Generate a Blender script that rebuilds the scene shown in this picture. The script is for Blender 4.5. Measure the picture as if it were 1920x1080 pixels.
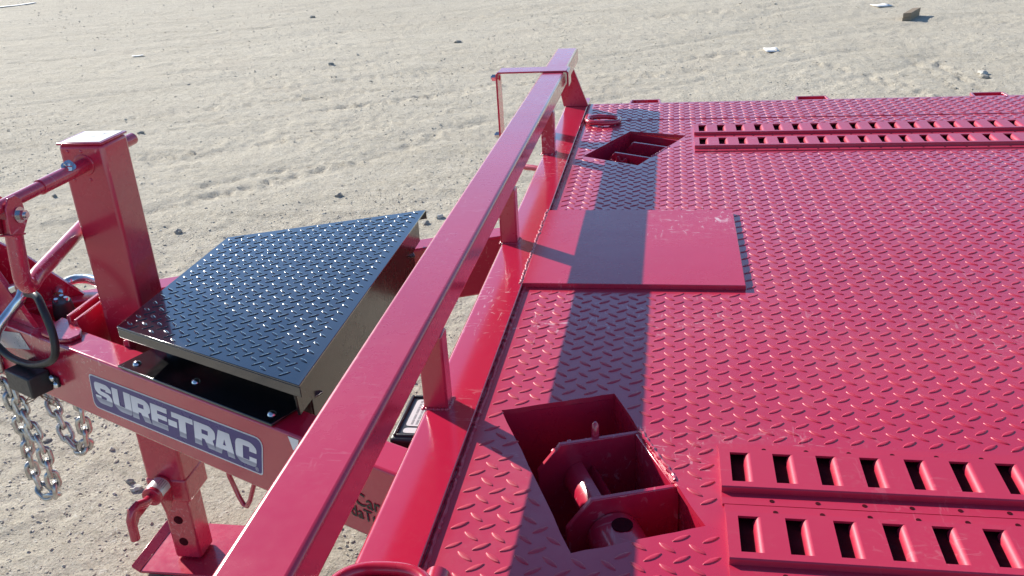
import bpy, bmesh, math, random
import numpy as np
from mathutils import Vector, Matrix, noise

random.seed(7)
rng = np.random.default_rng(7)
for o in list(bpy.data.objects):
    bpy.data.objects.remove(o)
SC = bpy.context.scene
COL = SC.collection
U = 0.72            # metres per layout unit (camera height above the deck)
GZ = -1.285         # ground level in layout units (deck top is z = 0)


def W(p):
    return Vector((p[0] * U, p[1] * U, (p[2] - GZ) * U))


# ------------------------------------------------------------------ camera, sky, sun, exposure
yaw, pitch, roll, flen = -0.18584419, 0.41859982, 0.06327102, 1.70724665
cy, sy, cp, sp, cr, sr = math.cos(yaw), math.sin(yaw), math.cos(pitch), math.sin(pitch), math.cos(roll), math.sin(roll)
fw = Vector((sy * cp, cy * cp, -sp)); rt = Vector((cy, -sy, 0)); dn = fw.cross(rt)
rt, dn = cr * rt + sr * dn, -sr * rt + cr * dn
cam = bpy.data.cameras.new('camera')
cam.sensor_width = 36; cam.lens = flen * 1000 / 1920 * 36
cam.clip_start = 0.05; cam.clip_end = 600
camo = bpy.data.objects.new('camera', cam); COL.objects.link(camo)
m = Matrix((rt, -dn, -fw)).transposed().to_4x4(); m.translation = W((0, 0, 1))
camo.matrix_world = m
SC.camera = camo

SUN = Vector((-1.63, 1.22, 1.0)).normalized()
elev = math.asin(SUN.z); azim = math.atan2(SUN.x, SUN.y)
world = bpy.data.worlds.new('World'); SC.world = world; world.use_nodes = True
wn = world.node_tree.nodes; wl = world.node_tree.links
bg = wn['Background']; sky = wn.new('ShaderNodeTexSky')
sky.sky_type = 'NISHITA'; sky.sun_disc = False
sky.sun_elevation = elev; sky.sun_rotation = azim
sky.altitude = 900; sky.air_density = 1.0; sky.dust_density = 0.1; sky.ozone_density = 4.0
wl.new(sky.outputs[0], bg.inputs[0]); bg.inputs[1].default_value = 0.114
sl = bpy.data.lights.new('sun', 'SUN'); sl.energy = 5.0; sl.angle = math.radians(0.55); sl.color = (1, 0.935, 0.84)
so = bpy.data.objects.new('sun', sl); COL.objects.link(so)
so.rotation_euler = SUN.to_track_quat('Z', 'Y').to_euler(); so.location = W((-6, 6, 8))
vs = SC.view_settings
vs.view_transform = 'Standard'; vs.look = 'None'; vs.gamma = 1; vs.exposure = 0.66; vs.use_curve_mapping = False
SC.cycles.max_bounces = 8


# ------------------------------------------------------------------ materials
class NT:
    def __init__(s, name):
        s.m = bpy.data.materials.new(name); s.m.use_nodes = True
        s.n = s.m.node_tree.nodes; s.l = s.m.node_tree.links
        s.p = s.n['Principled BSDF']
        s.geo = s.n.new('ShaderNodeNewGeometry').outputs['Position']

    def noise(s, scale, detail=4, rough=.55, vec=None, dist=0):
        t = s.n.new('ShaderNodeTexNoise'); t.inputs['Scale'].default_value = scale
        t.inputs['Detail'].default_value = detail; t.inputs['Roughness'].default_value = rough
        t.inputs['Distortion'].default_value = dist
        s.l.new(vec or s.geo, t.inputs['Vector']); return t.outputs['Fac']

    def vor(s, scale, feature='F1', vec=None, rand=1):
        t = s.n.new('ShaderNodeTexVoronoi'); t.inputs['Scale'].default_value = scale; t.feature = feature
        t.inputs['Randomness'].default_value = rand
        s.l.new(vec or s.geo, t.inputs['Vector']); return t

    def map(s, v, a, b, c=0, d=1, smooth=False):
        t = s.n.new('ShaderNodeMapRange'); t.inputs[1].default_value = a; t.inputs[2].default_value = b
        t.inputs[3].default_value = c; t.inputs[4].default_value = d
        if smooth: t.interpolation_type = 'SMOOTHSTEP'
        s.l.new(v, t.inputs[0]); return t.outputs[0]

    def mix(s, f, a, b):
        t = s.n.new('ShaderNodeMix'); t.data_type = 'RGBA'
        for i, v in ((0, f), (6, a), (7, b)):
            if hasattr(v, 'is_output'): s.l.new(v, t.inputs[i])
            elif i == 0: t.inputs[0].default_value = v
            else: t.inputs[i].default_value = (*v, 1)
        return t.outputs[2]

    def math(s, op, a, b=0):
        t = s.n.new('ShaderNodeMath'); t.operation = op
        for i, v in ((0, a), (1, b)):
            if hasattr(v, 'is_output'): s.l.new(v, t.inputs[i])
            else: t.inputs[i].default_value = v
        return t.outputs[0]

    def vec(s, scale=(1, 1, 1), rot=(0, 0, 0)):
        t = s.n.new('ShaderNodeMapping'); t.inputs['Scale'].default_value = scale; t.inputs['Rotation'].default_value = rot
        s.l.new(s.geo, t.inputs[0]); return t.outputs[0]

    def bump(s, h, strength, dist, normal=None):
        t = s.n.new('ShaderNodeBump'); t.inputs['Strength'].default_value = strength; t.inputs['Distance'].default_value = dist
        s.l.new(h, t.inputs['Height'])
        if normal: s.l.new(normal, t.inputs['Normal'])
        return t.outputs[0]

    def set(s, **k):
        for n, v in k.items():
            i = s.p.inputs[n.replace('_', ' ')]
            if hasattr(v, 'is_output'): s.l.new(v, i)
            elif isinstance(v, tuple): i.default_value = (*v, 1)
            else: i.default_value = v
        return s


def paint(name, col, rough=(.2, .34), wave=.0, scuff=.0, coat=0.0, dust=0.12, film=0.0, coat_rough=None):
    t = NT(name)
    big = t.noise(3.2, 3); fine = t.noise(55, 4)
    c = t.mix(t.map(t.noise(1.7, 4), .35, .7), tuple(x * .93 for x in col), tuple(x * 1.05 for x in col))
    d = t.math('MULTIPLY', t.map(t.noise(9, 8, .7), .5, .8), t.map(t.noise(140, 3), .45, .75))
    c = t.mix(t.math('MULTIPLY', d, dust), c, (.55, .42, .36))
    if film:
        f_ = t.math('MULTIPLY', t.map(t.noise(1.6, 6, .7), .45, .75), t.map(t.noise(28, 5, .7), .35, .7))
        c = t.mix(t.math('MULTIPLY', f_, film), c, (.62, .42, .4))
    if scuff:
        v = t.vec((26, 90, 40), (0, 0, .5)); v2 = t.vec((70, 18, 40), (0, 0, .9))
        s1 = t.map(t.noise(1, 3, .6, v, 1.5), .61, .68); s2 = t.map(t.noise(1, 3, .6, v2, 1.5), .62, .69)
        s3 = t.map(t.noise(2.2, 3), .50, .66)
        sc_ = t.math('MULTIPLY', t.math('MAXIMUM', s1, s2), s3)
        c = t.mix(t.math('MULTIPLY', sc_, scuff), c, (.78, .5, .5))
    r = t.math('ADD', t.map(big, .3, .7, rough[0], rough[1]), t.map(fine, .3, .7, -.03, .05))
    n = t.bump(t.noise(420, 2), .05, .0006)
    if wave: n = t.bump(t.noise(7, 2), wave, .004, n)
    t.set(Base_Color=c, Roughness=r, Normal=n, Specular_IOR_Level=.5)
    if coat: t.set(Coat_Weight=coat, Coat_Roughness=coat_rough or (.14 if col == RED else .09))
    return t.m


RED = (.50, .014, .052)
M = {}
M['red'] = paint('red_paint', RED, scuff=.5, coat=.9)
M['deck'] = paint('red_deck_paint', RED, rough=(.26, .42), wave=.35, scuff=.55, dust=.16, coat=.9, film=.14)
M['lug'] = paint('red_tread_paint', RED, rough=(.42, .56), scuff=.4, dust=.14, film=.16, coat=.3, coat_rough=.45)
M['rail'] = paint('red_rail_paint', RED, rough=(.2, .36), scuff=.2, wave=.1, coat=.9)
M['rednew'] = paint('red_glossy_paint', RED, rough=(.14, .22), scuff=.6, coat=.9)
M['pink'] = paint('red_strip_paint', RED, rough=(.4, .54), scuff=.14, dust=.14, coat=.7)
M['black'] = paint('black_gloss_paint', (.012, .012, .013), rough=(.1, .17), dust=.02, wave=.04, coat=.9)
M['panel'] = paint('black_panel_paint', (.016, .014, .013), rough=(.2, .3), dust=.05, coat=.15)
M['lugblack'] = paint('black_tread_paint', (.014, .015, .02), rough=(.1, .16), dust=.03, coat=1.0)


def simple(name, col, rough=.5, metal=0, var=.15, sc=30, bump=0):
    t = NT(name)
    c = t.mix(t.map(t.noise(sc, 5), .3, .7), tuple(x * (1 - var) for x in col), tuple(min(1, x * (1 + var)) for x in col))
    t.set(Base_Color=c, Roughness=t.map(t.noise(sc * 1.7, 4), .3, .7, rough * .8, min(1, rough * 1.2)), Metallic=metal)
    if bump: t.set(Normal=t.bump(t.noise(sc * 3, 4), bump, .002))
    return t.m


M['weld'] = simple('scuffed_weld_paint', (.62, .2, .23), .5, 0, .3, 60)
M['zinc'] = simple('zinc_plate', (.66, .68, .7), .22, 1, .12, 60)
M['chain'] = simple('galvanised_chain', (.5, .5, .49), .36, 1, .25, 90, .3)
M['label'] = simple('dull_label', (.62, .62, .61), .5, 0, .04, 30)
M['rubber'] = simple('black_rubber', (.02, .021, .023), .42, 0, .2, 50)
M['plastic'] = simple('black_plastic', (.028, .029, .032), .38, 0, .15, 60, .1)
M['boxlid'] = simple('grey_black_plastic', (.03, .031, .034), .4, 0, .15, 60, .1)
M['white'] = simple('white_label', (.8, .8, .79), .45, 0, .03, 30)
M['silver'] = simple('silver_label', (.66, .66, .68), .3, .35, .08, 20)
M['ink'] = simple('dark_ink', (.02, .015, .016), .5, 0, .1, 30)
M['greyink'] = simple('grey_ink', (.3, .3, .3), .5, 0, .1, 30)
M['purple'] = simple('purple_vinyl', (.06, .042, .19), .3, 0, .08, 14)
M['border'] = simple('silver_vinyl_border', (.68, .68, .74), .35, .2, .04, 14)
M['hole_shade'] = simple('painted_hole_shade', (.05, .003, .008), .9, 0, .3, 60); M['hole_shade'].node_tree.nodes['Principled BSDF'].inputs['Specular IOR Level'].default_value = .1  # near-black colour standing in for the shade inside holes and openings
M['paper'] = simple('white_scrap', (.78, .77, .74), .7, 0, .08, 20)
M['wire'] = simple('bare_wire', (.32, .27, .2), .4, .8, .3, 40)
t = NT('wood_end_grain')
c = t.mix(t.noise(3, 6, .7, t.vec((30, 30, 160), (0, 0, .6))), (.17, .12, .075), (.4, .31, .21))
t.set(Base_Color=c, Roughness=.8, Normal=t.bump(t.noise(120, 4), .4, .003)); M['wood'] = t.m
# decal letters: printed metallic gradient (light above, darker chrome band below)
t = NT('letter_vinyl')
sx = t.n.new('ShaderNodeSeparateXYZ'); t.l.new(t.geo, sx.inputs[0])
zlo, zhi = (-.446 - GZ) * U, (-.312 - GZ) * U
g = t.map(sx.outputs[2], zlo, zhi)
rmp = t.n.new('ShaderNodeValToRGB'); e = rmp.color_ramp.elements
e[0].position = .15; e[0].color = (.62, .63, .7, 1); e[1].position = .95; e[1].color = (.6, .61, .67, 1)
for p_, c_ in ((.34, (.3, .31, .39, 1)), (.38, (.84, .84, .88, 1)), (.62, (.76, .76, .8, 1))):
    k = e.new(p_); k.color = c_
t.l.new(g, rmp.inputs[0]); t.set(Base_Color=rmp.outputs[0], Roughness=.4, Metallic=.1); M['letter'] = t.m
# pale gravel yard
t = NT('gravel_dust')
v1 = t.vec((1, 3.4, 1), (0, 0, -.6))
big = t.noise(.35, 5, .6); mid = t.noise(1.6, 6, .62, v1); fine = t.noise(26, 6, .7); grit = t.noise(110, 4, .7)
c = t.mix(t.map(big, .3, .7), (.52, .468, .365), (.61, .555, .44))
c = t.mix(t.map(mid, .42, .72, 0, .5), c, (.6, .55, .45))
st = t.math('MULTIPLY', t.map(t.noise(1.5, 5, .62, t.vec((.45, 4.2, 1), (0, 0, -.55)), .4), .5, .66), t.map(t.noise(30, 4, .7), .4, .6))
c = t.mix(t.math('MULTIPLY', st, .6), c, (.37, .325, .245))
c = t.mix(t.map(fine, .5, .68, 0, .45), c, (.4, .35, .265))
for sc_, lo, hi, f_, col_ in ((17, .6, .68, .5, (.27, .235, .175)), (30, .6, .67, .6, (.22, .19, .14)), (55, .58, .66, .65, (.2, .175, .13)), (24, .61, .68, .6, (.74, .7, .6)), (44, .6, .67, .7, (.78, .74, .64))):
    sh = t.vec((1, 1, 1), (0, 0, sc_)); c = t.mix(t.map(t.noise(sc_, 4, .72, sh), lo, hi, 0, f_), c, col_)
c = t.mix(t.map(grit, .52, .7, 0, .6), c, (.26, .225, .165))
c = t.mix(t.map(t.noise(.9, 4), .55, .75, 0, .3), c, (.48, .41, .32))
vo = t.vor(48); vo2 = t.vor(120)
h = t.math('ADD', t.math('MULTIPLY', t.map(vo.outputs['Distance'], 0, .5, 1, 0), t.map(t.noise(14, 3), .48, .62)),
           t.math('MULTIPLY', t.map(vo2.outputs['Distance'], 0, .5, .5, 0), t.map(t.noise(21, 3), .42, .6)))
n = t.bump(h, .7, .006)
n = t.bump(t.noise(16, 8, .78), .8, .022, n)
n = t.bump(grit, .7, .005, n)
t.set(Base_Color=c, Roughness=.95, Specular_IOR_Level=.2, Normal=n); M['ground'] = t.m
for nm, a, b in (('stone', (.5, .47, .4), (.62, .6, .54)), ('darkstone', (.27, .25, .21), (.4, .37, .31))):
    t = NT(nm + '_surface')
    t.set(Base_Color=t.mix(t.map(t.noise(31, 5), .3, .7), a, b), Roughness=.9, Normal=t.bump(t.noise(160, 4), .5, .003)); M[nm] = t.m
t = NT('pebble_mix')
rmp = t.n.new('ShaderNodeValToRGB'); e = rmp.color_ramp.elements
e[0].position = .2; e[0].color = (.38, .33, .25, 1); e[1].position = .72; e[1].color = (.7, .66, .57, 1)
k = e.new(.45); k.color = (.46, .41, .32, 1); k = e.new(.58); k.color = (.56, .51, .41, 1)
t.l.new(t.noise(13, 2, .8), rmp.inputs[0]); t.set(Base_Color=rmp.outputs[0], Roughness=.92); M['pebble'] = t.m


# ------------------------------------------------------------------ mesh helpers (layout units in, metres out)
class MB:
    def __init__(s): s.v = []; s.f = []

    def add(s, vs_, fs):
        b = len(s.v); s.v += [tuple(x) for x in vs_]; s.f += [tuple(i + b for i in f) for f in fs]; return s

    def box(s, a, b):
        (x0, y0, z0), (x1, y1, z1) = a, b
        vs_ = [(x, y, z) for z in (z0, z1) for x, y in ((x0, y0), (x1, y0), (x1, y1), (x0, y1))]
        return s.add(vs_, [(3, 2, 1, 0), (4, 5, 6, 7), (0, 1, 5, 4), (1, 2, 6, 5), (2, 3, 7, 6), (3, 0, 4, 7)])

    def prism(s, pts, off):
        off = Vector(off); n = len(pts); P = [Vector(p) for p in pts]
        return s.add(P + [p + off for p in P], [tuple(range(n))[::-1], tuple(range(n, 2 * n))] +
                     [(i, (i + 1) % n, n + (i + 1) % n, n + i) for i in range(n)])

    def tube(s, pts, r, n=12, closed=False, caps=True):
        P = [Vector(p) for p in pts]; N = len(P); up = None; rings = []
        for i, p in enumerate(P):
            if closed: tg = P[(i + 1) % N] - P[i - 1]
            else: tg = P[min(i + 1, N - 1)] - P[max(i - 1, 0)]
            tg.normalize()
            if up is None: up = tg.orthogonal().normalized()
            up = (up - tg * up.dot(tg)).normalized(); sd = tg.cross(up)
            rr = r[i] if isinstance(r, (list, tuple)) else r
            rings.append([p + up * rr * math.cos(2 * math.pi * k / n) + sd * rr * math.sin(2 * math.pi * k / n) for k in range(n)])
        vs_ = [q for R_ in rings for q in R_]; fs = []
        for i in range(N if closed else N - 1):
            a, b = i * n, ((i + 1) % N) * n
            fs += [(a + k, a + (k + 1) % n, b + (k + 1) % n, b + k) for k in range(n)]
        if caps and not closed: fs += [tuple(range(n))[::-1], tuple(range((N - 1) * n, N * n))]
        return s.add(vs_, fs)

    def cyl(s, a, b, r, n=20): return s.tube([a, b], r, n)

    def hexbolt(s, p, d, r=.012, h=.009, washer=True):
        p = Vector(p); d = Vector(d).normalized()
        if washer: s.tube([p, p + d * .003], r * 1.5, 16)
        s.tube([p + d * .003, p + d * (h + .003)], r, 6)
        s.tube([p + d * (h + .003), p + d * (h + .009)], r * .55, 10)
        return s

    def dome(s, p, d, r, h, n=14):
        p = Vector(p); d = Vector(d).normalized()
        return s.tube([p + d * h * math.sin(a) for a in (0, .5, 1.0, 1.4)], [r * math.cos(a) for a in (0, .5, 1.0, 1.4)], n)

    def build(s, name, mat, parent=None, bevel=0, seg=2, smooth=38, label=None, kind=None):
        me = bpy.data.meshes.new(name)
        me.from_pydata([W(v) for v in s.v], [], s.f)
        bm = bmesh.new(); bm.from_mesh(me); bmesh.ops.recalc_face_normals(bm, faces=bm.faces); bm.to_mesh(me); bm.free()
        return finish(me, name, mat, parent, bevel, seg, smooth, label, kind)


def finish(me, name, mat, parent=None, bevel=0, seg=2, smooth=38, label=None, kind=None):
    o = bpy.data.objects.new(name, me); COL.objects.link(o)
    me.materials.append(M[mat] if isinstance(mat, str) else mat)
    me.polygons.foreach_set('use_smooth', [True] * len(me.polygons))
    if smooth: me.set_sharp_from_angle(angle=math.radians(smooth))
    if bevel:
        b = o.modifiers.new('bevel', 'BEVEL'); b.width = bevel * U; b.segments = seg; b.limit_method = 'ANGLE'
        b.angle_limit = math.radians(40); b.use_clamp_overlap = True
    if parent: o.parent = parent; o.matrix_parent_inverse = parent.matrix_world.inverted()
    if label: o['label'] = label
    if kind: o['kind'] = kind
    return o


def thing(name, loc, label, cat, group=None):
    o = bpy.data.objects.new(name, None); COL.objects.link(o); o.location = W(loc); o.empty_display_size = .1
    bpy.context.view_layer.update()
    tag(o, label, cat, group); return o


def tag(o, label, cat, group=None):
    o['label'] = label; o['category'] = cat
    if group: o['group'] = group
    return o


def holder(name, parent, loc=(0, 0, 0)):
    o = bpy.data.objects.new(name, None); COL.objects.link(o); o.location = W(loc); o.parent = parent
    bpy.context.view_layer.update()
    o.matrix_parent_inverse = parent.matrix_world.inverted()
    bpy.context.view_layer.update(); return o


def np_mesh(name, V, F3):
    me = bpy.data.meshes.new(name); V = np.asarray(V, dtype=np.float32); F = np.asarray(F3, dtype=np.int32); k = F.shape[1]
    me.vertices.add(len(V)); me.vertices.foreach_set('co', V.ravel())
    me.loops.add(F.size); me.loops.foreach_set('vertex_index', F.ravel())
    me.polygons.add(len(F)); me.polygons.foreach_set('loop_start', np.arange(0, F.size, k, dtype=np.int32))
    me.update(calc_edges=True); me.validate(); return me


def vnoise(x, y, seed=0):
    xi = np.floor(x).astype(np.int64); yi = np.floor(y).astype(np.int64); fx = x - xi; fy = y - yi
    fx = fx * fx * (3 - 2 * fx); fy = fy * fy * (3 - 2 * fy)

    def h(a, b):
        n = (a * 374761393 + b * 668265263 + seed * 974634777) & 0x7fffffff
        n = ((n ^ (n >> 13)) * 1274126177) & 0x7fffffff
        return ((n ^ (n >> 16)) & 0xffff) / 65535.0
    return (h(xi, yi) * (1 - fx) + h(xi + 1, yi) * fx) * (1 - fy) + (h(xi, yi + 1) * (1 - fx) + h(xi + 1, yi + 1) * fx) * fy - .5


# ------------------------------------------------------------------ ground (metres, z = 0 is the yard surface)
TRACKS = [((-5.3, 7.9), (-4.6, 8.25), .10), ((-4.3, 8.42), (-3.5, 8.85), .10), ((-4.4, 6.3), (-2.6, 8.1), .06), ((-2.6, 8.1), (-1.9, 9.4), .07), ((-3.2, 8.9), (-1.9, 10.2), .08),
          ((-3.9, 9.9), (-1.2, 11.4), .09), ((-6.5, 9.6), (-3.4, 11.0), .10), ((2.2, 11.3), (2.7, 9.6), .14), ((1.5, 12.2), (2.2, 11.3), .10), ((.1, 12.4), (1.3, 12.9), .12), ((2.9, 12.2), (3.0, 10.0), .05), ((3.1, 12.2), (3.25, 10.0), .05), ((-9, 12.5), (-4, 15.2), .12), ((-1.0, 16.0), (2.0, 17.2), .16), ((-.9, 11.2), (.6, 11.6), .1),
          ((-9.5, 7.6), (-6.2, 8.7), .05), ((-6.2, 8.7), (-3.2, 10.3), .05), ((-3.2, 10.3), (-.6, 12.4), .05), ((-10.5, 9.0), (-6.6, 10.3), .05), ((-6.6, 10.3), (-2.6, 12.6), .05),
          ((-6.5, 6.1), (-4.4, 6.9), .05), ((-4.4, 6.9), (-2.9, 8.0), .05), ((-13, 13.2), (-7, 15.6), .07), ((-7, 15.6), (-1, 19), .07)]


def ground_h(x, y):
    a = .6; u = x * math.cos(a) + y * math.sin(a); v = -x * math.sin(a) + y * math.cos(a)
    z = .05 * vnoise(x * .25, y * .25, 1) + .012 * vnoise(u * .5, v * 1.6, 2) + .007 * vnoise(u * 1.1, v * 4.2, 3)
    ridge = np.abs(vnoise(u * .35 + 9, v * 1.3 + .25 * np.sin(u * .5), 4))
    z = z - .009 * np.clip(1 - ridge * 9, 0, 1) + .006 * vnoise(x * 5, y * 5, 5) + .006 * vnoise(x * 13, y * 13, 6) + .007 * vnoise(x * 33, y * 33, 8)
    r = np.abs(vnoise(x * 2.3 + 5, y * 2.3, 7)); z = z + .006 * np.clip(vnoise(x * 21, y * 21, 9) * 3, 0, 1) * (r < .16)
    dist = np.clip((vnoise(u * .55 + 3, v * 1.7, 41) + .5 * vnoise(x * 2.1, y * 2.1, 42) - .16) * 5, 0, 1)
    z = z + dist * (.013 * vnoise(x * 19, y * 19, 43) + .013 * vnoise(x * 37, y * 37, 44))
    for (ax, ay), (bx, by), wd in TRACKS:
        ax, ay, bx, by = ax * U, ay * U, bx * U, by * U; L2 = (bx - ax) ** 2 + (by - ay) ** 2
        f = np.clip(((x - ax) * (bx - ax) + (y - ay) * (by - ay)) / L2, 0, 1)
        d = np.hypot(x - ax - f * (bx - ax), y - ay - f * (by - ay)); k = np.clip(1.3 - d / wd, 0, 1) * np.clip(f * 6, 0, 1) * np.clip((1 - f) * 6, 0, 1)
        z = z + k * (.012 * vnoise(x * 8, y * 8, 31) + .03 * vnoise(x * 21, y * 21, 32) + .02 * vnoise(x * 40, y * 40, 33) - .004)
    near = np.clip((np.hypot(x + 1.27, y - 1.84) - .12) / .5, 0, 1)
    return z * near - .006 * (1 - near)


def make_ground():
    rs = np.concatenate([[0.02], np.geomspace(.5, 70, 860), [110, 200, 400]])
    aw = np.radians(np.concatenate([np.arange(-180, -66, 3.0), np.linspace(-66, 44, 640), np.arange(47, 180, 3.0)]))
    R_, A_ = np.meshgrid(rs, aw, indexing='ij'); X = R_ * np.sin(A_); Y = R_ * np.cos(A_)
    fade = np.clip((60 - R_) / 30, 0, 1)
    Z = ground_h(X, Y) * fade
    V = np.stack([X, Y, Z], -1).reshape(-1, 3); nr, na = R_.shape
    i = np.arange(nr - 1)[:, None]; j = np.arange(na)[None, :]; j2 = (j + 1) % na
    F = np.stack([i * na + j, i * na + j2, (i + 1) * na + j2, (i + 1) * na + j], -1).reshape(-1, 4)
    F = F[:, ::-1]
    o = finish(np_mesh('ground', V, F), 'ground', 'ground', smooth=0); o['kind'] = 'structure'
    o['label'] = 'pale dusty gravel yard with faint tyre tracks'
    return o


make_ground()


def ico(sub=0):
    bm = bmesh.new(); bmesh.ops.create_icosphere(bm, subdivisions=1 + sub, radius=1)
    V = np.array([v.co[:] for v in bm.verts]); F = np.array([[v.index for v in f.verts] for f in bm.faces]); bm.free(); return V, F


def pebbles():
    V0, F0 = ico(); N = 52000; Vs = []; Fs = []
    r = 1.2 * (24 / 1.2) ** rng.random(N * 2); a = np.radians(rng.uniform(-64, 42, N * 2))
    x = r * np.sin(a); y = r * np.cos(a)
    d = vnoise(x * .9, y * .9, 21) + .6 * vnoise(x * 3, y * 3, 22); keep = rng.random(N * 2) < np.clip(.45 + 1.1 * d, .08, 1)
    x, y, r = x[keep][:N], y[keep][:N], r[keep][:N]; n = len(x)
    s = .0027 * (1 + .085 * r) * np.exp(rng.normal(0, .4, n)); s = np.clip(s, .0016, .018)
    z = ground_h(x, y)
    jit = 1 + .28 * rng.normal(0, 1, (n, len(V0), 1)).clip(-1.5, 1.5)
    P = V0[None] * jit * s[:, None, None] * np.stack([np.ones(n), rng.uniform(.6, 1, n), rng.uniform(.3, .6, n)], -1)[:, None, :]
    th = rng.uniform(0, 6.28, n); c, sn = np.cos(th)[:, None], np.sin(th)[:, None]
    Q = np.stack([P[..., 0] * c - P[..., 1] * sn, P[..., 0] * sn + P[..., 1] * c, P[..., 2]], -1)
    Q += np.stack([x, y, z + s * .15], -1)[:, None, :]
    F = F0[None] + (np.arange(n) * len(V0))[:, None, None]
    o = finish(np_mesh('pebbles', Q.reshape(-1, 3), F.reshape(-1, 3)), 'pebbles', 'pebble', smooth=0)
    o.data.polygons.foreach_set('use_smooth', [False] * len(o.data.polygons))
    o['kind'] = 'stuff'; o['label'] = 'loose gravel pebbles scattered over the dusty yard'


pebbles()

# ------------------------------------------------------------------ the trailer
trailer = thing('trailer', (1.5, 2.54, GZ), 'red equipment trailer with diamond plate deck, front rail and black toolbox on tongue', 'trailer')
CZ = .0136                     # front channel and cover plate stand this much above the deck
HOLES = [[(-.338, 1.5925), (-.109, 1.674), (.067, 1.255), (-.150, 1.167)],
         [(-.3365, 3.475), (-.1177, 3.344), (.0672, 3.766), (-.1668, 3.850)]]
X0, X1, Y0, Y1 = -.3865, 4.6, .70, 4.375
PATCH = (-.400, .199, 2.213, 2.803)


def deck_plate():
    bm = bmesh.new()

    def loop(pts):
        vs_ = [bm.verts.new(W((x, y, 0))) for x, y in pts]
        return [bm.edges.new((vs_[i], vs_[(i + 1) % len(vs_)])) for i in range(len(vs_))]

    def sub(pts, n, jit):
        out = []
        for i, p in enumerate(pts):
            q = pts[(i + 1) % len(pts)]
            for k in range(n):
                f = k / n; j = jit if k else 0
                out.append((p[0] * (1 - f) + q[0] * f + random.uniform(-j, j), p[1] * (1 - f) + q[1] * f + random.uniform(-j, j)))
        return out
    es = loop([(X0, Y0), (X1, Y0), (X1, Y1), (X0, Y1)])
    for h_ in HOLES: es += loop(sub(h_, 9, .0016))
    r = bmesh.ops.triangle_fill(bm, use_beauty=True, use_dissolve=False, edges=es)
    fs = [f for f in bm.faces]
    ext = bmesh.ops.extrude_face_region(bm, geom=fs)
    bmesh.ops.translate(bm, vec=(0, 0, -.012 * U), verts=[v for v in ext['geom'] if isinstance(v, bmesh.types.BMVert)])
    bmesh.ops.recalc_face_normals(bm, faces=bm.faces)
    me = bpy.data.meshes.new('deck_plate'); bm.to_mesh(me); bm.free()
    return finish(me, 'deck_plate', 'deck', trailer, smooth=30)


deck = deck_plate()


def lug_template(h, L=.0175, w=.0056, rings=((.92, .80, .72), (.84, .60, .97))):
    """one raised tread mark: pointed oval foot, steep flanks, nearly flat crown"""
    s = [-1, -.93, -.55, 0, .55, .93, 1, .93, .55, 0, -.55, -.93]; sg = [0, 1, 1, 1, 1, 1, 0, -1, -1, -1, -1, -1]
    ring = [(L * a, w * (1 - a * a) ** .75 * b if abs(a) < 1 else 0) for a, b in zip(s, sg)]
    V = [(x, y, -.0006) for x, y in ring]; F = []
    for k, (a, b, c) in enumerate(rings):
        V += [(x * a, y * b, h * c) for x, y in ring]
        for i in range(12):
            p, q = 12 * k + i, 12 * k + (i + 1) % 12; F += [(p, q, q + 12), (p, q + 12, p + 12)]
    o = 12 * len(rings); V.append((0, 0, h)); c = o + 12
    F += [(o + i, o + (i + 1) % 12, c) for i in range(12)]
    return np.array(V), np.array(F)[:, ::-1]


def inside(px, py, poly, grow=0):
    cx = sum(p[0] for p in poly) / len(poly); cy_ = sum(p[1] for p in poly) / len(poly)
    ok = np.ones(len(px), bool); n = len(poly)
    for i in range(n):
        ax, ay = poly[i]; bx, by = poly[(i + 1) % n]; ex, ey = bx - ax, by - ay; L = math.hypot(ex, ey)
        d = ((px - ax) * ey - (py - ay) * ex) / L; dc = ((cx - ax) * ey - (cy_ - ay) * ex) / L
        ok &= (d * np.sign(dc) > -grow)
    return ok


def lugs(name, parent, mat, z, keep, ext, ox, oy, px, py, angA=35, angB=-40.3, h=.0017, rings=((.92, .80, .72), (.84, .60, .97))):
    V0, F0 = lug_template(h, rings=rings)
    x0, x1, y0, y1 = ext; P = []
    for dx, dy, ang in ((0, 0, angA), (px * .515, -py * .505, angB)):
        i0, i1 = math.floor((x0 - ox) / px) - 1, math.ceil((x1 - ox) / px) + 1
        j0, j1 = math.floor((y0 - oy) / py) - 1, math.ceil((y1 - oy) / py) + 1
        I, J = np.meshgrid(np.arange(i0, i1), np.arange(j0, j1)); X = ox + dx + I.ravel() * px; Y = oy + dy + J.ravel() * py
        k = (X > x0) & (X < x1) & (Y > y0) & (Y < y1); X, Y = X[k], Y[k]
        P.append(np.stack([X, Y, np.full(len(X), math.radians(ang))], -1))
    P = np.concatenate(P); P = P[keep(P[:, 0], P[:, 1])]; n = len(P)
    P[:, 2] += rng.normal(0, .03, n); sc_ = 1 + rng.normal(0, .035, (n, 1, 1)); P[:, :2] += rng.normal(0, .0004, (n, 2))
    Q = np.repeat(V0[None], n, 0) * sc_; Q[..., 2] *= rng.uniform(.85, 1.1, (n, 1))
    c, s_ = np.cos(P[:, 2])[:, None], np.sin(P[:, 2])[:, None]
    R_ = np.stack([Q[..., 0] * c - Q[..., 1] * s_ + P[:, :1], Q[..., 0] * s_ + Q[..., 1] * c + P[:, 1:2], Q[..., 2] + z], -1)
    R_ = (R_ - np.array([0, 0, GZ])) * U
    F = F0[None] + (np.arange(n) * len(V0))[:, None, None]
    o = finish(np_mesh(name, R_.reshape(-1, 3), F.reshape(-1, F0.shape[1])), name, mat, parent, smooth=0)
    o['kind'] = 'stuff'; return o


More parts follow.
